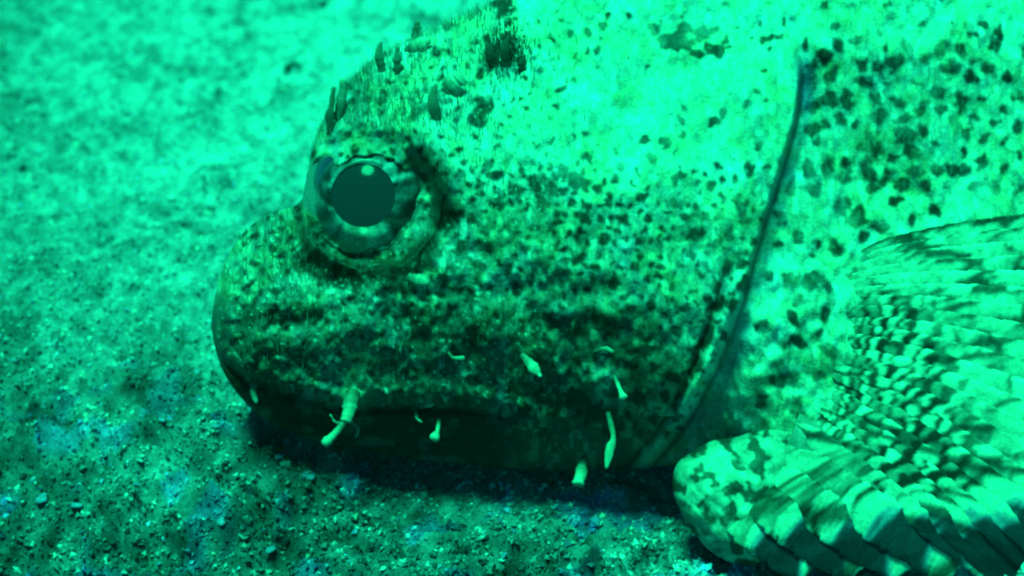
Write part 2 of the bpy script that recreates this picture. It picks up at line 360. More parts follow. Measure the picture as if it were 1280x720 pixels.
for (u, v, r, asp, an_) in [(838, 52, 8, 1, 0), (880, 40, 7, 2, 0), (895, 60, 9, 1.5, 10), (850, 38, 6, 1.4, 0), (630, 8, 14, 1, 0), (612, 62, 8, 2.2, 80), (632, 60, 7, 2.4, 100), (650, 75, 6, 1.5, 90),
                            (606, 138, 10, 1.6, -40), (598, 150, 8, 1.5, 0), (904, 140, 6, 1.5, -60), (893, 152, 6, 1.6, -30), (672, 226, 9, 1, 0), (690, 236, 10, 1.4, 60), (722, 228, 10, 1.6, 0), (676, 250, 8, 1, 0),
                            (520, 35, 6, 1.8, 90), (555, 262, 22, 1.2, 40), (530, 320, 16, 2, -45), (420, 340, 20, 2.4, 20), (372, 92, 1, 1, 0), (830, 178, 5, 1.5, 30), (806, 176, 6, 1.6, -30),  # the three largest paint the shade of the eye socket
                            (1090, 184, 13, 1.4, 0), (1135, 168, 11, 1.4, 0), (1190, 85, 12, 1, 0), (1230, 30, 6, 1.4, 0), (1060, 130, 9, 1, 0), (1035, 125, 10, 1.2, 30), (1012, 105, 9, 1.8, 90), (1018, 162, 9, 1.4, 0),
                            (1052, 258, 9, 1.7, -70), (990, 235, 7, 2, -80), (973, 268, 8, 1, 0), (998, 296, 8, 1.1, 0), (1022, 302, 6, 1, 0), (1170, 213, 8, 1.4, 40), (1125, 230, 8, 1, 0), (1070, 275, 10, 1.6, 10), (1100, 284, 8, 1.6, 5), (1170, 262, 8, 1, 0),
                            (988, 350, 10, 1.4, -80), (1015, 350, 10, 1.8, -20), (950, 405, 7, 1.4, -20), (990, 395, 7, 1.8, 70), (1000, 428, 8, 1.6, 30), (978, 475, 10, 1.8, 0), (995, 505, 8, 1.4, 80), (988, 570, 14, 1.4, -15), (966, 583, 9, 1, 0),
                            (925, 330, 7, 1.8, -60), (905, 335, 6, 1.6, -60), (900, 378, 8, 1.5, -65), (886, 420, 7, 2, -60), (870, 460, 8, 1.6, -50), (840, 470, 10, 1.5, 40), (800, 500, 10, 1.5, 60), (830, 430, 8, 1, 0), (745, 520, 13, 1.2, 0), (720, 500, 11, 1.6, 0)]:
    spot(u, v, r, asp, an_)
def soft(F, n):
    for _ in range(n):
        F = F.copy(); F[1:-1] = 0.25 * F[:-2] + 0.5 * F[1:-1] + 0.25 * F[2:]; F[:, 1:-1] = 0.25 * F[:, :-2] + 0.5 * F[:, 1:-1] + 0.25 * F[:, 2:]
    return F
S = S - 0.55 * np.clip(vn(uu / 6, vv / 8, 133) - 0.42, 0, 1) * (S > 0)
for _ in range(26): spot(random.gauss(866, 22), random.gauss(47, 9), random.uniform(3, 7), random.choice((1, 1.6)), random.uniform(-40, 20))
for _ in range(22): spot(random.gauss(690, 26), random.gauss(238, 12), random.uniform(3, 6.5))
sm = soft(sstep(0.05, 0.55, S), 1)
sm *= 0.72 + 0.28 * sstep(0.3, 0.6, fbm(uu / 40, vv / 40, 87, 2))
blue = 0.92 + 0.30 * (vn(uu / 30, vv / 30, 91) - 0.5) + 0.75 * np.clip(fbm(uu / 26, vv / 34, 93, 3) - 0.5, 0, 1) + 0.35 * (vn(uu / 7, vv / 10, 96) - 0.5)
val = val * (1 - 0.95 * sm) + 0.012 * sm
# translucent bluish skin behind the gill cover, with the groove's shade painted in
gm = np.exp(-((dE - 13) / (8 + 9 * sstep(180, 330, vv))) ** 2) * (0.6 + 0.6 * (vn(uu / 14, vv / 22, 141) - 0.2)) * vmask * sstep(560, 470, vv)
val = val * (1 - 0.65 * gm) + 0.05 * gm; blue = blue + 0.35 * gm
bm = np.maximum(blob(1006, 110, 9, 32), 0); val = val * (1 - 0.8 * bm) + 0.10 * bm; blue += 1.2 * bm
# dark line along the very edge
dk = np.exp(-((dE - 2) / 3.5) ** 2) * vmask; val = val * (1 - 0.75 * dk) + 0.03 * dk
# pale blotches with an outline of their own
for (u, v, ru, rv, an_, a) in [(570, 105, 13, 11, 0, .4), (520, 57, 18, 8, -20, .4), (520, 350, 12, 6, 10, .4), (820, 512, 26, 7, 8, .35), (440, 490, 22, 16, 0, .22), (350, 415, 26, 8, 0, .2), (300, 330, 14, 30, 0, .12), (775, 375, 40, 12, -5, .2), (755, 470, 14, 20, 0, .25), (860, 400, 18, 30, 10, .18), (965, 380, 14, 20, 0, .2), (1000, 330, 25, 14, 0, .2)]:
    val += a * blob(u, v, ru, rv, an_) * (1 - 0.7 * sm)
val += 0.30 * sstep(0.86, 0.94, vn(uu / 3, vv / 4, 171)) * sstep(760, 640, uu) * (1 - jaw)  # tiny glints painted as pale flecks on the face
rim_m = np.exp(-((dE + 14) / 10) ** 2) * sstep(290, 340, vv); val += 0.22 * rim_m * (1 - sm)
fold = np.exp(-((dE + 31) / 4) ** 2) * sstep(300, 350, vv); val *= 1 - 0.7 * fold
sock_shade = np.exp(-((re - 90) / 17) ** 2) * sstep(-0.9, -0.3, np.cos(an - math.radians(65))); val *= 1 - 0.85 * sock_shade  # socket shade painted into the skin round the lower eye
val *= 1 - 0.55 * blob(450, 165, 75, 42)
val = np.clip(val, 0.012, 0.62)
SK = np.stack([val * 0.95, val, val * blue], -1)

EU, EV, EN, ER = 463, 250, 22, 82
def lid(u, v, n):
    """skin of the brow drawn down over the upper part of the eyeball"""
    r = np.hypot(u - EU, v - EV); sn = (v - EV) / np.maximum(r, 1)
    rag = 5 * (vn(u / 7, v / 9, 19) - 0.5)
    m = sstep(-0.50, -0.80, sn + 0.03 * rag) * sstep(48, 56, r + rag) * sstep(118, 92, r)
    tgt = EN + np.sqrt(np.clip((ER + 7) ** 2 - r * r, 0, None)) + rag
    return n * (1 - m) + np.maximum(tgt, n) * m
# ---- body mesh: viewer's side fine, far side coarse, one closed surface
us = np.concatenate([[264.0, 264.4, 265, 265.8, 266.8, 268], np.arange(269.4, 1320, 1.7), 1320 + np.cumsum(np.linspace(2, 16, 115))])
us = us[us < 2350]
NR = 400; ws = np.linspace(0, 1, NR); ws = 0.5 - 0.5 * np.cos(ws * math.pi) * (0.35) - (0.5 - ws) * 0.65 - 0.175 * 0  # a little denser at both outlines
ws = (ws - ws[0]) / (ws[-1] - ws[0])
Ug = np.repeat(us[None], NR, 0); Vg = top(us)[None] + (bot(us) - top(us))[None] * ws[:, None]
Hg = height0(Ug, Vg)
fade = sstep(0, 26, np.minimum(Vg - top(us)[None], bot(us)[None] - Vg)) * sstep(264, 290, Ug)
Ng = Hg + samp(rel, Ug, Vg) * fade
Ng = lid(Ug, Vg, Ng)
Ng[0] = 0; Ng[-1] = 0
# soften the crease of the widest line
for _ in range(6): Ng[1:-1] = 0.25 * Ng[:-2] + 0.5 * Ng[1:-1] + 0.25 * Ng[2:]
front = pos(Ug, Vg, Ng).reshape(-1, 3)
NB = 14; wb = np.linspace(0, 1, NB)[1:-1]; wb = 0.5 - 0.5 * np.cos(wb * math.pi)
Ub = np.repeat(us[None], NB - 2, 0); Vb = top(us)[None] + (bot(us) - top(us))[None] * wb[:, None]
back = pos(Ub, Vb, -0.8 * height0(Ub, Vb)).reshape(-1, 3)
nc = len(us); off = NR * nc
ib = np.arange((NB - 2) * nc).reshape(NB - 2, nc) + off; i_f = np.arange(NR * nc).reshape(NR, nc)
ring = np.vstack([i_f[:1], ib, i_f[-1:]])
fb = np.stack([ring[:-1, :-1], ring[:-1, 1:], ring[1:, 1:], ring[1:, :-1]], -1).reshape(-1, 4)
bcol = np.vstack([samp(SK, Ug, Vg).reshape(-1, 3), samp(SK, Ub, Vb).reshape(-1, 3)])
fish = bpy.data.objects.new('scorpionfish', None); C.objects.link(fish)
fish.location = (0.04, 0.01, 0.0); fish.empty_display_size = 0.02
tag(fish, 'mottled spotted scorpionfish with big round eye resting on the sandy seabed', 'fish')
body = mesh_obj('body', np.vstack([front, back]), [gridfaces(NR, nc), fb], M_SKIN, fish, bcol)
def surf(u, v):
    u = np.asarray(u, float); v = np.asarray(v, float)
    f = sstep(0, 26, np.minimum(v - top(u), bot(u) - v)) * sstep(264, 290, u)
    return lid(u, v, height0(u, v) + samp(rel, u, v) * f)

# ------------------------------------------------------------------ eye
def dome(r, R=ER, bulge=0.0): return EN + np.sqrt(np.clip(R * R - r * r, 0, None)) + bulge
pr, pc_u, pc_v = 40.0, 454.0, 244.0
th = np.linspace(0, 2 * math.pi, 144, endpoint=False)
q = np.linspace(0, 1, 40)
TH, Q = np.meshgrid(th, q)
eu = (pc_u + pr * np.cos(TH)) * (1 - Q) + (EU + ER * 0.995 * np.cos(TH)) * Q
ev = (pc_v + pr * np.sin(TH)) * (1 - Q) + (EV + ER * 0.995 * np.sin(TH)) * Q
r_ = np.hypot(eu - EU, ev - EV)
_e = np.exp(-(Q / 0.28) ** 2)
en = dome(r_) * (1 - _e) + 91 * _e + 0.8 * (vn(np.cos(TH) * 5, np.sin(TH) * 5 + Q, 5) - 0.5)
iv = 0.10 + 0.50 * (fbm(np.cos(TH) * 2.6 + 9 + Q, np.sin(TH) * 2.6 + Q * 2.5, 7) - 0.5)
def arc(c, w): d = np.abs((TH - math.radians(c) + math.pi) % (2 * math.pi) - math.pi); return np.exp(-(d / math.radians(w)) ** 2)
iv += 0.42 * arc(98, 34) * np.exp(-((Q - 0.42) / 0.38) ** 2)              # pale lower iris
iv += 0.22 * arc(122, 14) * np.exp(-((Q - 0.35) / 0.3) ** 2)
iv += 0.55 * arc(-28, 5) * np.exp(-((Q - 0.35) / 0.4) ** 2) + 0.6 * arc(-52, 5) * np.exp(-((Q - .1) / .2) ** 2) + 0.5 * arc(200, 5) * np.exp(-((Q - .12) / .18) ** 2)
iv += 0.5 * arc(88, 8) * np.exp(-((Q - 0.08) / 0.12) ** 2) + 0.3 * arc(60, 6) * np.exp(-((Q - .3) / .3) ** 2) + 0.3 * arc(150, 6) * np.exp(-((Q - .75) / .2) ** 2)
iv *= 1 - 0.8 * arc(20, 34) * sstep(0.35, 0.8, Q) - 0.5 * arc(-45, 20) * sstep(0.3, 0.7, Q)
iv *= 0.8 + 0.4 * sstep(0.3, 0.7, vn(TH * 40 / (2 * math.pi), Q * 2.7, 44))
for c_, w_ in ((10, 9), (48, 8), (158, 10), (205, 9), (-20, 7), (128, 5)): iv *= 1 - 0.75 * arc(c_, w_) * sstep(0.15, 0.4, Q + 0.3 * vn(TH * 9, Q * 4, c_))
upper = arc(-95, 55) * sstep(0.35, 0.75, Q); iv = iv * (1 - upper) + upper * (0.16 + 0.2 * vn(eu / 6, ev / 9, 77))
iv = np.clip(iv, 0.02, 0.7)
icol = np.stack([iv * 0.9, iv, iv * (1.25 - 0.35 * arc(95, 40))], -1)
nq, nt_ = Q.shape
Vi = pos(eu, ev, en).reshape(-1, 3)
ii = np.arange(nq * nt_).reshape(nq, nt_); nx = np.roll(ii, -1, 1)
Fi = np.stack([ii[:-1], nx[:-1], nx[1:], ii[1:]], -1).reshape(-1, 4)[:, ::-1]
# eyeball wall: back half of the globe
qb = np.linspace(0, 1, 12)[:, None] * math.pi / 2
bu = EU + ER * 0.99 * np.cos(qb) * np.cos(th)[None]; bv = EV + ER * 0.99 * np.cos(qb) * np.sin(th)[None]; bn = EN - 0.6 * ER * np.sin(qb) + 0 * bu
Vb_ = pos(bu, bv, bn).reshape(-1, 3); jj = np.arange(12 * nt_).reshape(12, nt_); jx = np.roll(jj, -1, 1)
Fb_ = np.stack([jj[:-1], jx[:-1], jx[1:], jj[1:]], -1).reshape(-1, 4)[:, ::-1]
eye = mesh_obj('eye', Vb_, Fb_, M_SKIN, fish, np.tile([0.10, 0.11, 0.13], (len(Vb_), 1)))
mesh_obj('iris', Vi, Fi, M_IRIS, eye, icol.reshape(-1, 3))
rr = np.linspace(0.001, 1.03, 10)[:, None] * pr
pu = pc_u + rr * np.cos(th)[None]; pv = pc_v + rr * np.sin(th)[None]; pn = 90.0 + 1.0 * (1 - (rr / pr) ** 2) + 0 * pu
kk = np.arange(10 * nt_).reshape(10, nt_); kx = np.roll(kk, -1, 1)
mesh_obj('pupil', pos(pu, pv, pn).reshape(-1, 3), np.stack([kk[:-1], kx[:-1], kx[1:], kk[1:]], -1).reshape(-1, 4)[:, ::-1], M_PUPIL, eye)
rc = np.linspace(0.001, 0.99, 16)[:, None] * (ER + 2)
cu = EU - 1 + rc * np.cos(th)[None]; cv = EV + rc * np.sin(th)[None]; cn = EN + np.sqrt((ER + 3) ** 2 - rc ** 2) * 1.02 + 0 * cu
kk = np.arange(16 * nt_).reshape(16, nt_); kx = np.roll(kk, -1, 1)
mesh_obj('cornea', pos(cu, cv, cn).reshape(-1, 3), np.stack([kk[:-1], kx[:-1], kx[1:], kk[1:]], -1).reshape(-1, 4)[:, ::-1], M_CORNEA, eye)

# ------------------------------------------------------------------ pectoral fin: fleshy jointed rays in a fan
RAYS = [
 [(915, 630), (938, 658), (980, 680), (1022, 690)],
 [(935, 605), (970, 642), (1028, 675), (1084, 690)],
 [(958, 588), (1010, 628), (1078, 670), (1146, 693)],
 [(980, 562), (1035, 605), (1112, 656), (1200, 702)],
 [(995, 528), (1055, 576), (1135, 632), (1254, 718)],
 [(1006, 496), (1070, 540), (1150, 604), (1242, 688), (1314, 752)],
 [(1011, 477), (1080, 515), (1172, 580), (1272, 660), (1352, 736)],
 [(1014, 458), (1090, 487), (1190, 545), (1302, 622), (1402, 706)],
 [(1017, 438), (1096, 460), (1202, 505), (1312, 565), (1432, 640)],
 [(1020, 418), (1100, 432), (1204, 465), (1322, 510), (1452, 570)],
 [(1022, 400), (1105, 405), (1210, 425), (1322, 455), (1462, 500)],
 [(1025, 382), (1110, 378), (1212, 388), (1322, 405), (1462, 430)],
 [(1030, 364), (1110, 352), (1212, 350), (1322, 355), (1462, 370)],
 [(1036, 348), (1110, 328), (1210, 317), (1322, 312), (1462, 310)],
 [(1046, 334), (1110, 306), (1202, 288), (1322, 275), (1462, 262)]]
FI = [float(i) for i in range(len(RAYS))]
R2, F2 = RAYS[:5], FI[:5]
for i in range(5, len(RAYS)):
    a_ = catmull(RAYS[i - 1], 9); b_ = catmull(RAYS[i], 9)
    R2.append([tuple(p_) for p_ in (a_ + b_) / 2]); F2.append(i - 0.5); R2.append(RAYS[i]); F2.append(float(i))
RAYS, FI = R2, F2
fin = bpy.data.objects.new('pectoral_fin', None); C.objects.link(fin); fin.empty_display_size = 0.01
fin.location = tuple(pos(1010.0, 470.0, 150.0)); put(fin, fish)
cent = []
def lobe_tone(a_, b_):
    a2 = a_ + 9 * (vn(a_ / 10, b_ / 10, 4) - .5); b2 = b_ + 9 * (vn(a_ / 10, b_ / 10, 5) - .5)
    k_ = sstep(0.47, 0.70, 0.75 * vn((a2 * 0.75 + b2 * 0.65) / 16, (b2 * 0.75 - a2 * 0.65) / 11, 36) + 0.25 * vn(a_ / 5, b_ / 5, 37))
    return (0.46 + 0.5 * (fbm(a_ / 17, b_ / 17, 97, 3) - 0.5)) * (1 - 0.9 * k_) + 0.025 * k_
NP = 260
for i, pts in enumerate(RAYS):
    P2 = catmull(pts, NP); s = np.linspace(0, 1, NP)
    n0 = float(surf(pts[0][0], pts[0][1])) - 12 if i > 4 else 205
    u_, v_ = P2[:, 0], P2[:, 1]
    f1 = 190 + 0.30 * (np.minimum(v_, 300 + 260 * np.tanh((v_ - 300) / 260)) - 300) - 40 * sstep(990, 860, u_)
    q_ = sstep(640, 740, v_)
    nf = f1 * (1 - q_) + 228 * q_                   # curls down to the sand at the lower edge
    nf = np.maximum(nf, np.where(v_ < 560, surf(u_, np.minimum(v_, 560)) + 7, 0))
    k0 = sstep(0, 0.28, s); n = n0 * (1 - k0) + nf * k0
    cent.append(np.column_stack([P2, n]))
cent = np.array(cent)
TONES = np.random.default_rng(5)
for i in range(len(RAYS)):
    Pc = cent[i]; s = np.linspace(0, 1, NP)
    nb = np.minimum(np.linalg.norm(cent[max(i - 1, 0)][:, :2] - Pc[:, :2], axis=1) + (1e3 if i == 0 else 0), np.linalg.norm(cent[min(i + 1, len(RAYS) - 1)][:, :2] - Pc[:, :2], axis=1) + (1e3 if i == len(RAYS) - 1 else 0))
    w = np.clip(nb * 0.66, 5.5, 36) * (1 - 0.45 * sstep(0.9, 1, s) * (i < 7))
    arcl = np.concatenate([[0], np.cumsum(np.linalg.norm(np.diff(Pc, axis=0), axis=1))])
    # joints: short near the base, longer outwards; each joint's head is rounded towards the base
    big = 1.1 if i < 5 else 0.85
    bounds = [-20.0 - 15 * TONES.random()]
    while bounds[-1] < arcl[-1] + 60: bounds.append(bounds[-1] + (14 * big + 0.07 * max(bounds[-1], 0)) * TONES.uniform(0.7, 1.4))
    NSD = 28; tht = np.linspace(0, 2 * math.pi, NSD, endpoint=False)
    side = np.cos(tht)[None]; front = np.clip(-np.sin(tht), -1, 1)[None]
    ae = arcl[:, None] + 0.42 * w[:, None] * (1 - side ** 2) + 13 * (vn(Pc[:, 0][:, None] / 11 + 2 * side, Pc[:, 1][:, None] / 11 + side, 3) - 0.5)
    B = np.array(bounds); seg = np.clip(np.searchsorted(B, ae, side='right') - 1, 0, len(B) - 2); p = (ae - B[seg]) / (B[seg + 1] - B[seg])
    rad = w[:, None] * (1.06 - 0.12 * p) * (1 - 0.16 * np.exp(-(p / 0.10) ** 2)) * (0.40 + 0.60 * sstep(0, 0.12, s))[:, None]
    P3 = pos(Pc[:, 0], Pc[:, 1], Pc[:, 2])
    Vt, Ft, _ = tube(P3, rad * K, flat=0.14 if i < 5 else 0.2, ns=NSD)
    nseg = len(B); bmid = np.interp((B[:-1] + B[1:]) / 2, arcl, np.arange(NP)).astype(int)
    tn = np.zeros(nseg); rim = np.zeros(nseg); strp = np.zeros(nseg)
    for k in range(nseg - 1):
        u, v = Pc[bmid[k], 0], Pc[bmid[k], 1]
        outer = sstep(1080, 1180, u) * sstep(560, 440, v)
        pd = 0.50 * (1 - outer) + 0.03 * outer
        pd *= 1.4 if (k + i) % 2 else 0.5
        tn[k] = TONES.uniform(0.02, 0.10) if TONES.random() < pd else TONES.uniform(0.50, 0.74)
        rim[k] = TONES.random() < 0.7
        strp[k] = (v > 610) and (i > 0) and bmid[k] > 0.5 * NP and TONES.random() < 0.8
    uc, vc = Pc[:, 0][:, None], Pc[:, 1][:, None]
    inner = sstep(1225, 1130, uc - 0.35 * (vc - 400)) * sstep(350, 395, vc)
    lowz = sstep(610, 650, vc)
    zone = np.clip(inner + lowz, 0, 1)
    pale = 0.66 * (0.75 + 0.5 * vn(seg * 3.7, i * 5.1 + 0 * seg, 8))
    dark = np.where(rim[seg] > 0, 0.016, 0.05)
    cut = 0.55 + 0.55 * (vn(seg * 7.3, i * 3.3 + 0 * seg, 9) - 0.5)
    stripe = sstep(cut - 0.07, cut + 0.07, p)
    t_in = pale * (1 - stripe) + dark * stripe
    t_in = np.where(tn[seg] < 0.12, np.minimum(t_in, 0.10 + 0.25 * t_in), t_in)
    t_out = pale * (1 - 0.22 * sstep(0.5, 0.9, p))
    t_out = t_out * (1 - 0.9 * rim[seg] * np.exp(-((p - 0.04) / 0.07) ** 2) * sstep(-0.9, -0.2, side))
    pr_ = int(math.ceil(FI[i])); sp_ = (side + (1 if FI[i] % 1 == 0 else -1)) / 2      # the outer joints run across pairs of rays
    po = (ae - 0.42 * w[:, None] * (1 - side ** 2) + 26 * (1 - sp_ ** 2) + 23 * (pr_ % 3)) / (42 + 0.02 * ae); fr = po % 1.0; ip = np.floor(po)
    rm = vn(ip * 5.7 + 0.5, pr_ * 3.9 + 0 * ip, 12) > 0.42
    t_out = pale * (1 - 0.25 * sstep(0.45, 0.95, fr)) * (1 - 0.92 * rm * np.exp(-((fr - 0.06) / 0.075) ** 2) * sstep(0.95, 0.5, sp_))
    tone = t_in * zone + t_out * (1 - zone)
    if i == len(RAYS) - 1: tone = tone * (1 - 0.85 * sstep(-0.35, -0.75, side))
    if FI[i] < 9:                                         # long outer joint: pale head, blue-grey shaft, pale tip
        s0 = float(np.interp(FI[i], range(10), (0.32, 0.38, 0.43, 0.47, 0.52, 0.56, 0.60, 0.64, 0.70, 0.76))) + 0.05 * (TONES.random() - 0.5)
        sx = s[:, None] - 0.05 * (1 - side ** 2) * -1
        on = sstep(s0 - 0.005, s0 + 0.005, sx); sh = sstep(s0 + 0.08, s0 + 0.17, sx + 0.04 * side + 0.05 * (vn(uc / 6, vc / 6 + side, 55) - 0.5)) * (1 - sstep(0.86, 0.92, sx) * (i < 5))
        pet = 0.66 * (1 - sh) + 0.035 * sh
        pet = pet * (1 - 0.85 * np.exp(-((sx - s0) / 0.012) ** 2))
        tone = tone * (1 - on) + pet * on; stripe = on * sh
    else: stripe = stripe * 0
    skin = samp(SK, np.broadcast_to(uc, tone.shape), np.broadcast_to(vc, tone.shape))[..., 1]
    if i < 5: skin = lobe_tone(uc + 6 * side, vc + 6 * side)
    rt = sstep(0.03, 0.14, s)[:, None] if i > 4 else sstep(0.20, 0.42, s)[:, None]
    tone = tone * rt + np.clip(skin, 0.03, 0.6) * (1 - rt)
    blot = sstep(0.60, 0.68, fbm(uc / 22 + side, vc / 22 + side, 45, 2)); tone = tone * (1 - 0.85 * blot)
    tone = tone * (1 + 0.5 * (fbm(Pc[:, 0][:, None] / 7 + side * 2, Pc[:, 1][:, None] / 7 + 3 * side, 15, 2) - 0.5))
    for _ in range(1): tone[1:-1] = 0.25 * tone[:-2] + 0.5 * tone[1:-1] + 0.25 * tone[2:]; tone = 0.25 * np.roll(tone, 1, 1) + 0.5 * tone + 0.25 * np.roll(tone, -1, 1)
    tone = np.clip(tone, 0.02, 0.8); bl = 0.92 + 0.9 * stripe
    cc = np.stack([tone * 0.95, tone, tone * bl], -1).reshape(-1, 3)
    cc = np.vstack([cc, cc[:1], cc[-1:]])
    mesh_obj('fin_ray', Vt, Ft, M_FIN, fin, cc)
# fleshy lobe at the fin's root, from which the lowest rays come out
poly = np.array([(846, 602), (852, 582), (878, 564), (925, 552), (985, 546), (1022, 556), (1020, 590), (1000, 640), (975, 678), (940, 702), (905, 694), (876, 668), (856, 637)], float)
pcn = np.array([936.0, 628.0])
pa = np.arctan2(poly[:, 1] - pcn[1], poly[:, 0] - pcn[0]); prd = np.hypot(poly[:, 0] - pcn[0], poly[:, 1] - pcn[1]); od = np.argsort(pa)
ta = np.linspace(-math.pi, math.pi, 200, endpoint=False); ra = np.interp(ta, pa[od], prd[od], period=2 * math.pi)
for _ in range(6): ra = 0.25 * np.roll(ra, 1) + 0.5 * ra + 0.25 * np.roll(ra, -1)
ra = ra * 1.07 + 3 * (vn(ta * 6, ta * 0, 41) - 0.5)
rho = np.concatenate([np.linspace(0.002, 1, 70), [1.0, 0.97, 0.8]])
dp = np.concatenate([np.zeros(70), [-25, -60, -75]])
RH, TA = np.meshgrid(rho, ta, indexing='ij')
lu = pcn[0] + RH * ra[None] * np.cos(TA); lv = pcn[1] + RH * ra[None] * np.sin(TA)
ln_ = 190 + 46 * np.clip(1 - np.clip(RH, 0, 1) ** 2.2, 0, 1) ** 0.7 + 0.10 * (lv - 630) - 26 * sstep(940, 1010, lu + 0.3 * (lv - 620)) + 9 * (fbm(lu / 24, lv / 24, 95, 2) - 0.5) + 5 * (fbm((lu * 0.75 + lv * 0.65) / 40, (lv * 0.75 - lu * 0.65) / 11, 98, 2) - 0.5) * RH + dp[:, None]
lt = lobe_tone(lu, lv)
lt *= 1 - 0.5 * sstep(0.8, 1.0, RH) * sstep(-0.2, 0.6, np.cos(TA + 2.6))
nr_, na_ = RH.shape; kk = np.arange(nr_ * na_).reshape(nr_, na_); kx = np.roll(kk, -1, 1)
mesh_obj('fin_lobe', pos(lu, lv, ln_).reshape(-1, 3), np.stack([kk[:-1], kx[:-1], kx[1:], kk[1:]], -1).reshape(-1, 4)[:, ::-1], M_FIN, fin, np.stack([lt * .95, lt, lt * .95], -1).reshape(-1, 3))
# web between the rays
fine = np.array([catmull(cent[:, j], 101) for j in range(0, NP, 3)])          # (along, across, 3)
fn = fine.copy(); fn[..., 2] -= 1
Vw = pos(fn[..., 0], fn[..., 1], fn[..., 2]); Vw2 = pos(fn[..., 0], fn[..., 1], fn[..., 2] - 5)
na, nb_ = fn.shape[:2]
tw = 0.14 + 0.2 * fbm(fn[..., 0] / 16, fn[..., 1] / 16, 25, 2)
cw = np.stack([tw, tw, tw * 1.05], -1).reshape(-1, 3)
mesh_obj('fin_web', np.vstack([Vw.reshape(-1, 3), Vw2.reshape(-1, 3)]), [gridfaces(na, nb_), gridfaces(na, nb_, na * nb_, True)], M_FIN, fin, np.vstack([cw, cw]))

# ------------------------------------------------------------------ skin flaps and tassels (each its own part)
def flap(pts, radii, tone, flat=0.5, lift=(0, 10), ns=10, bl=0.9, n_abs=None):
    P2 = catmull(np.column_stack([np.array(pts, float), np.array(radii, float)]), 22)
    s = np.linspace(0, 1, 22)
    if n_abs is None:
        base = float(surf(pts[0][0], pts[0][1])); n = base - 3 + lift[0] + (lift[1] - lift[0]) * s
    else: n = n_abs[0] + (n_abs[1] - n_abs[0]) * s
    r = np.clip(P2[:, 2], 0.7, None) * (1 + 0.18 * (vn(s * 7, s * 0, pts[0][0]) - 0.5)); r *= 1 + 0.5 * (vn(s * 11, s * 0 + 3, pts[0][1]) - 0.5); r[-1] *= 0.55; P2[:, 0] += 3.0 * (vn(s * 4, s * 0, pts[0][0] + 5) - 0.5) * s
    Vt, Ft, _ = tube(pos(P2[:, 0], P2[:, 1], n), r * K, flat=flat, ns=ns)
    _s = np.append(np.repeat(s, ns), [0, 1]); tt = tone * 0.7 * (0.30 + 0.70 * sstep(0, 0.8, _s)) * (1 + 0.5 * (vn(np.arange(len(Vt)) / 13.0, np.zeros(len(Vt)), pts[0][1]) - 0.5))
    return mesh_obj('skin_flap', Vt, Ft, M_FLAP, fish, np.stack([tt, tt, tt * bl], -1))
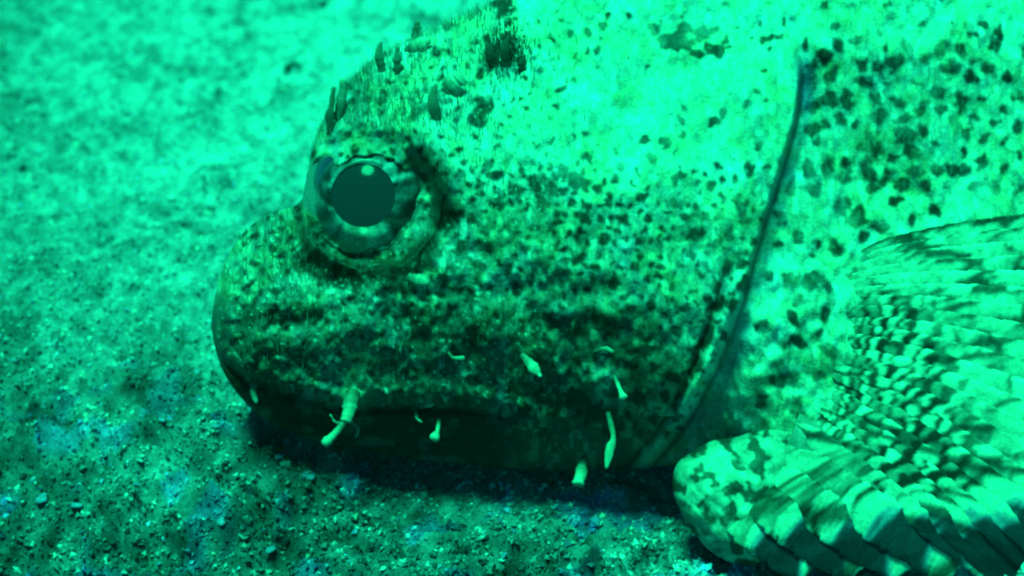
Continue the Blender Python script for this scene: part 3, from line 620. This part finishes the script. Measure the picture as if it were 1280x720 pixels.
FL = [
 ([(442, 488), (436, 512), (432, 528)], [9, 8, 6], 0.45, 0.6, (0, 22)),
 ([(434, 522), (420, 540), (403, 556)], [4, 4.5, 5.5], 0.5, 0.8, (20, 40)),
 ([(432, 528), (420, 528), (412, 518)], [2.5, 1.6, 1], 0.5, 0.8, (22, 30)),
 ([(440, 526), (447, 536), (445, 547)], [2.5, 2, 1], 0.5, 0.8, (22, 30)),
 ([(455, 496), (480, 492), (512, 490)], [3, 3.5, 1], 0.4, 0.8, (0, 8)),
 ([(318, 476), (317, 490), (320, 504)], [4, 4, 2], 0.45, 0.6, (6, 12)),
 ([(519, 508), (521, 522), (528, 528)], [2, 1.8, 1.2], 0.5, 0.8, (8, 20)),
 ([(526, 508), (536, 505), (540, 506)], [3, 4, 3], 0.55, 0.8, (10, 22)),
 ([(549, 524), (547, 538), (543, 549)], [3, 2.5, 7], 0.62, 0.8, (10, 46)),
 ([(652, 443), (664, 456), (676, 471)], [3, 6, 2.5], 0.6, 0.6, (6, 22)),
 ([(560, 440), (566, 447), (580, 448)], [2, 2, 3], 0.4, 0.6, (6, 14)),
 ([(768, 470), (774, 486), (779, 498)], [2.5, 2.5, 5], 0.7, 0.8, (10, 40)),
 ([(760, 515), (766, 545), (762, 562), (759, 586)], [3, 3, 5.5, 1.5], 0.5, 0.4, (6, 30)),
 ([(729, 572), (727, 590), (722, 606)], [3, 7, 8], 0.66, 0.7, (6, 40)),
 ([(466, 332), (458, 352), (440, 378)], [5, 6, 8], 0.42, 0.35, (4, 12)),
 ([(470, 330), (470, 350), (467, 368)], [6, 4, 3], 0.40, 0.35, (6, 14)),
 ([(510, 346), (522, 350), (536, 354)], [5, 7, 4], 0.55, 0.6, (4, 12)),
 ([(413, 168), (413, 140), (418, 108)], [5, 4.5, 2.5], 0.22, 0.4, (0, 10)),
 ([(422, 150), (428, 120), (431, 98)], [5, 5, 4.5], 0.45, 0.4, (4, 14)),
 ([(546, 150), (542, 125), (545, 104)], [7, 6, 2], 0.36, 0.4, (2, 14)),
 ([(556, 112), (568, 104), (578, 94)], [8, 12, 6], 0.68, 0.4, (6, 14)),
 ([(506, 64), (522, 57), (538, 50)], [4, 8, 5], 0.66, 0.5, (4, 12)),
 ([(618, 84), (612, 62), (610, 42)], [7, 5, 1.5], 0.14, 0.4, (0, 12)),
 ([(630, 84), (632, 60), (637, 38)], [6, 4.5, 1.5], 0.14, 0.4, (0, 12)),
 ([(652, 92), (653, 80), (656, 68)], [5, 4, 1.5], 0.14, 0.4, (0, 10)),
 ([(500, 92), (496, 74), (498, 58)], [7, 5, 2], 0.34, 0.5, (0, 10)),
 ([(478, 90), (474, 70), (476, 52)], [6, 5, 2], 0.38, 0.5, (0, 10)),
 ([(520, 48), (521, 36), (523, 26)], [5, 5, 3], 0.25, 0.5, (0, 8)),
 ([(742, 440), (756, 436), (768, 440)], [2, 3, 2], 0.35, 0.6, (4, 10)),
 ([(800, 508), (825, 512), (846, 516)], [4, 7, 5], 0.5, 0.5, (0, 6)),
]
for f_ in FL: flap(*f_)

# fine algae threads standing on the skin (uncountable)
NF = 4400; FV = []; FF = []; FC = []
cnt = 0
for _ in range(NF):
    if _ < 500: u = random.uniform(385, 660); v = float(top(u)) + random.uniform(3.5, 12)
    elif random.random() < 0.6: u = random.gauss(510, 80); v = random.gauss(110, 70)
    elif random.random() < 0.5: u = random.gauss(340, 40); v = random.gauss(340, 60)
    else: u = random.gauss(632, 14); v = random.gauss(68, 16)
    if u < 275 or math.hypot(u - EU, v - EV) < 88: continue
    tv, bv_ = float(top(u)), float(bot(u))
    if v < tv + 3 or v > bv_ - 60: continue
    n = float(surf(u, v)) - 1
    ln = random.uniform(6, 17); wd = random.uniform(0.3, 0.6); lean = random.gauss(-1, 2.5)
    a = pos(u - wd, v, n); b = pos(u + wd, v, n); c = pos(u + lean * .5, v - ln * 0.6, n + ln * 0.35); d = pos(u + lean * 1.4, v - ln, n + ln * 0.45)
    e = pos(u + lean * .5 + wd * 1.2, v - ln * 0.6, n + ln * 0.35)
    FV += [a, b, e, c, d]; FF.append([(cnt, cnt + 1, cnt + 2, cnt + 3)]); 
    t0 = random.choice((0.15, 0.3, 0.4, 0.6)) * (0.3 if u > 595 and v < 110 else 1) + (0.3 if _ < 500 else 0); FC += [(t0, t0, t0 * .9)] * 5; cnt += 5
FV = np.array(FV); base_ = np.arange(cnt // 5) * 5
quad = np.stack([base_, base_ + 1, base_ + 2, base_ + 3], -1); tri = np.stack([base_ + 3, base_ + 2, base_ + 4], -1)
tag(mesh_obj('algae_threads', FV, [quad, tri], M_FUZZ, fish, np.array(FC)), kind='stuff')

# ------------------------------------------------------------------ tail and dorsal fin (beyond the frame, the fish goes on)
dorsal = bpy.data.objects.new('dorsal_fin', None); C.objects.link(dorsal); dorsal.location = tuple(pos(1500.0, -130.0, 0.0)); put(dorsal, fish)
for i, u in enumerate(range(1380, 2060, 62)):
    v = float(top(float(u))); s = np.linspace(0, 1, 12)
    Vt, Ft, _ = tube(pos(u + 60 * s, v + 8 - 95 * s, 0 * s), (6 * (1 - s) + 1.2) * K, ns=8)
    mesh_obj('fin_spine', Vt, Ft, M_FIN, dorsal, np.tile([0.3, 0.3, 0.27], (len(Vt), 1)))
su = np.linspace(1380, 2100, 60); sv = np.linspace(0, 1, 8)
SU, SV = np.meshgrid(su, sv); TV = top(SU) + 8 - 78 * SV * (1 - 0.25 * np.abs(np.sin((SU - 1380) / 62 * math.pi)))
Vd = np.vstack([pos(SU + 50 * SV, TV, 1.5 + 0 * SU).reshape(-1, 3), pos(SU + 50 * SV, TV, -1.5 + 0 * SU).reshape(-1, 3)])
mesh_obj('fin_web', Vd, [gridfaces(8, 60), gridfaces(8, 60, 480, True)], M_FIN, dorsal, rgb(0.15 + 0.3 * np.tile(vn(SU / 30, TV / 30, 3).ravel(), 2)))
tail = bpy.data.objects.new('tail_fin', None); C.objects.link(tail); tail.location = tuple(pos(2340.0, 257.0, 0.0)); put(tail, fish)
for i in range(11):
    a = math.radians(-24 + 4.8 * i); s = np.linspace(0, 1, 16)
    Vt, Ft, _ = tube(pos(2325 + 300 * s * math.cos(a), 257 + (i - 5) * 9 + 300 * s * math.sin(a), 0 * s), (9 + 8 * s) * K, flat=0.5, ns=8)
    mesh_obj('fin_ray', Vt, Ft, M_FIN, tail, rgb(0.12 + 0.5 * (np.arange(len(Vt)) // 24 % 2)))

# ------------------------------------------------------------------ pebbles one can pick out
def pebble(x, y, r, val, blue, label, group, squash=0.6):
    n = ICO_V
    # one subdivision of the icosahedron
    V = [tuple(p) for p in n]; F = []; mid = {}
    def m_(a, b):
        k_ = (min(a, b), max(a, b))
        if k_ not in mid:
            p = np.array(V[a]) + np.array(V[b]); p /= np.linalg.norm(p); V.append(tuple(p)); mid[k_] = len(V) - 1
        return mid[k_]
    for a, b, c in ICO_F:
        d, e, f = m_(a, b), m_(b, c), m_(c, a); F += [(a, d, f), (b, e, d), (c, f, e), (d, e, f)]
    V = np.array(V); V = V * (1 + 0.55 * (RNG.random((len(V), 1)) - 0.5)) * np.array([1.0, random.uniform(0.6, 0.95), squash])
    a = random.uniform(0, math.pi); V = V @ np.array([[math.cos(a), -math.sin(a), 0], [math.sin(a), math.cos(a), 0], [0, 0, 1]]).T * r
    o = mesh_obj('pebble', V, np.array(F), M_PEB, col=rgb(val * (0.8 + 0.4 * RNG.random(len(V)))) * np.array([1, 1, blue]))
    o.location = (x, y, float(ground_z(np.array(x), np.array(y))) - r * squash * 0.15)
    return tag(o, label, 'pebble', group)
def on_ground(u, v):
    n = ground_n(v); p = pos(np.array(float(u)), np.array(float(v)), np.array(max(n, -59.0)))
    d = p - np.array(cam.location); tt = -cam.location.z / d[2]; q_ = np.array(cam.location) + d * tt
    return q_[0], q_[1]
for (u, v, r) in [(366, 93, 3.6), (58, 102, 2.2), (12, 186, 3.0), (28, 212, 1.8), (372, 44, 2.0), (405, 2, 2.4)]:
    x, y = on_ground(u, v); pebble(x, y, r * 1e-3, 0.035, 1.1, 'dark pebble lying on the sand behind the fish', 'dark pebbles behind the fish', 0.5)
for (u, v, r) in [(338, 163, 2.2), (290, 188, 1.4), (278, 203, 1.2), (215, 250, 1.3), (62, 280, 1.3), (348, 205, 1.2)]:
    x, y = on_ground(u, v); pebble(x, y, r * 1e-3, 0.75, 1.15, 'pale white shell chip lying on the sand before the snout', 'pale chips on the sand', 0.4)
for (u, v, r) in [(50, 605, 2.0), (92, 610, 1.6), (128, 520, 1.4), (205, 548, 1.2), (272, 562, 1.5), (355, 555, 2.4), (362, 575, 1.8), (385, 605, 2.0), (275, 640, 1.5), (222, 600, 1.6), (350, 590, 1.4), (56, 515, 1.3), (455, 585, 1.3), (580, 592, 2.0), (180, 700, 2.2), (240, 425, 1.2), (300, 530, 1.4), (20, 470, 1.3), (335, 665, 1.6)]:
    x, y = on_ground(u, v); pebble(x, y, r * 1e-3, 0.22, 1.9, 'bluish crusted pebble among the rubble below the snout', 'bluish pebbles below the snout', 0.4)

# ------------------------------------------------------------------ the water between: a thin veil
hv = np.array([(x, y, z) for x in (-0.9, 0.9) for y in (-0.6, 1.2) for z in (-1.1, 0.45)], float)
hf = np.array([(0, 1, 3, 2), (4, 6, 7, 5), (0, 4, 5, 1), (2, 3, 7, 6), (0, 2, 6, 4), (1, 5, 7, 3)])
M_HZ = bpy.data.materials.new('water_haze'); M_HZ.use_nodes = True; t_ = M_HZ.node_tree; t_.nodes.clear()
ho = t_.nodes.new('ShaderNodeOutputMaterial'); hp = t_.nodes.new('ShaderNodeVolumePrincipled')
hp.inputs['Color'].default_value = (0.7, 0.75, 0.95, 1); hp.inputs['Density'].default_value = 0.022
t_.links.new(hp.outputs[0], ho.inputs['Volume'])
tag(mesh_obj('haze', hv, hf, M_HZ, smooth=False), kind='stuff')
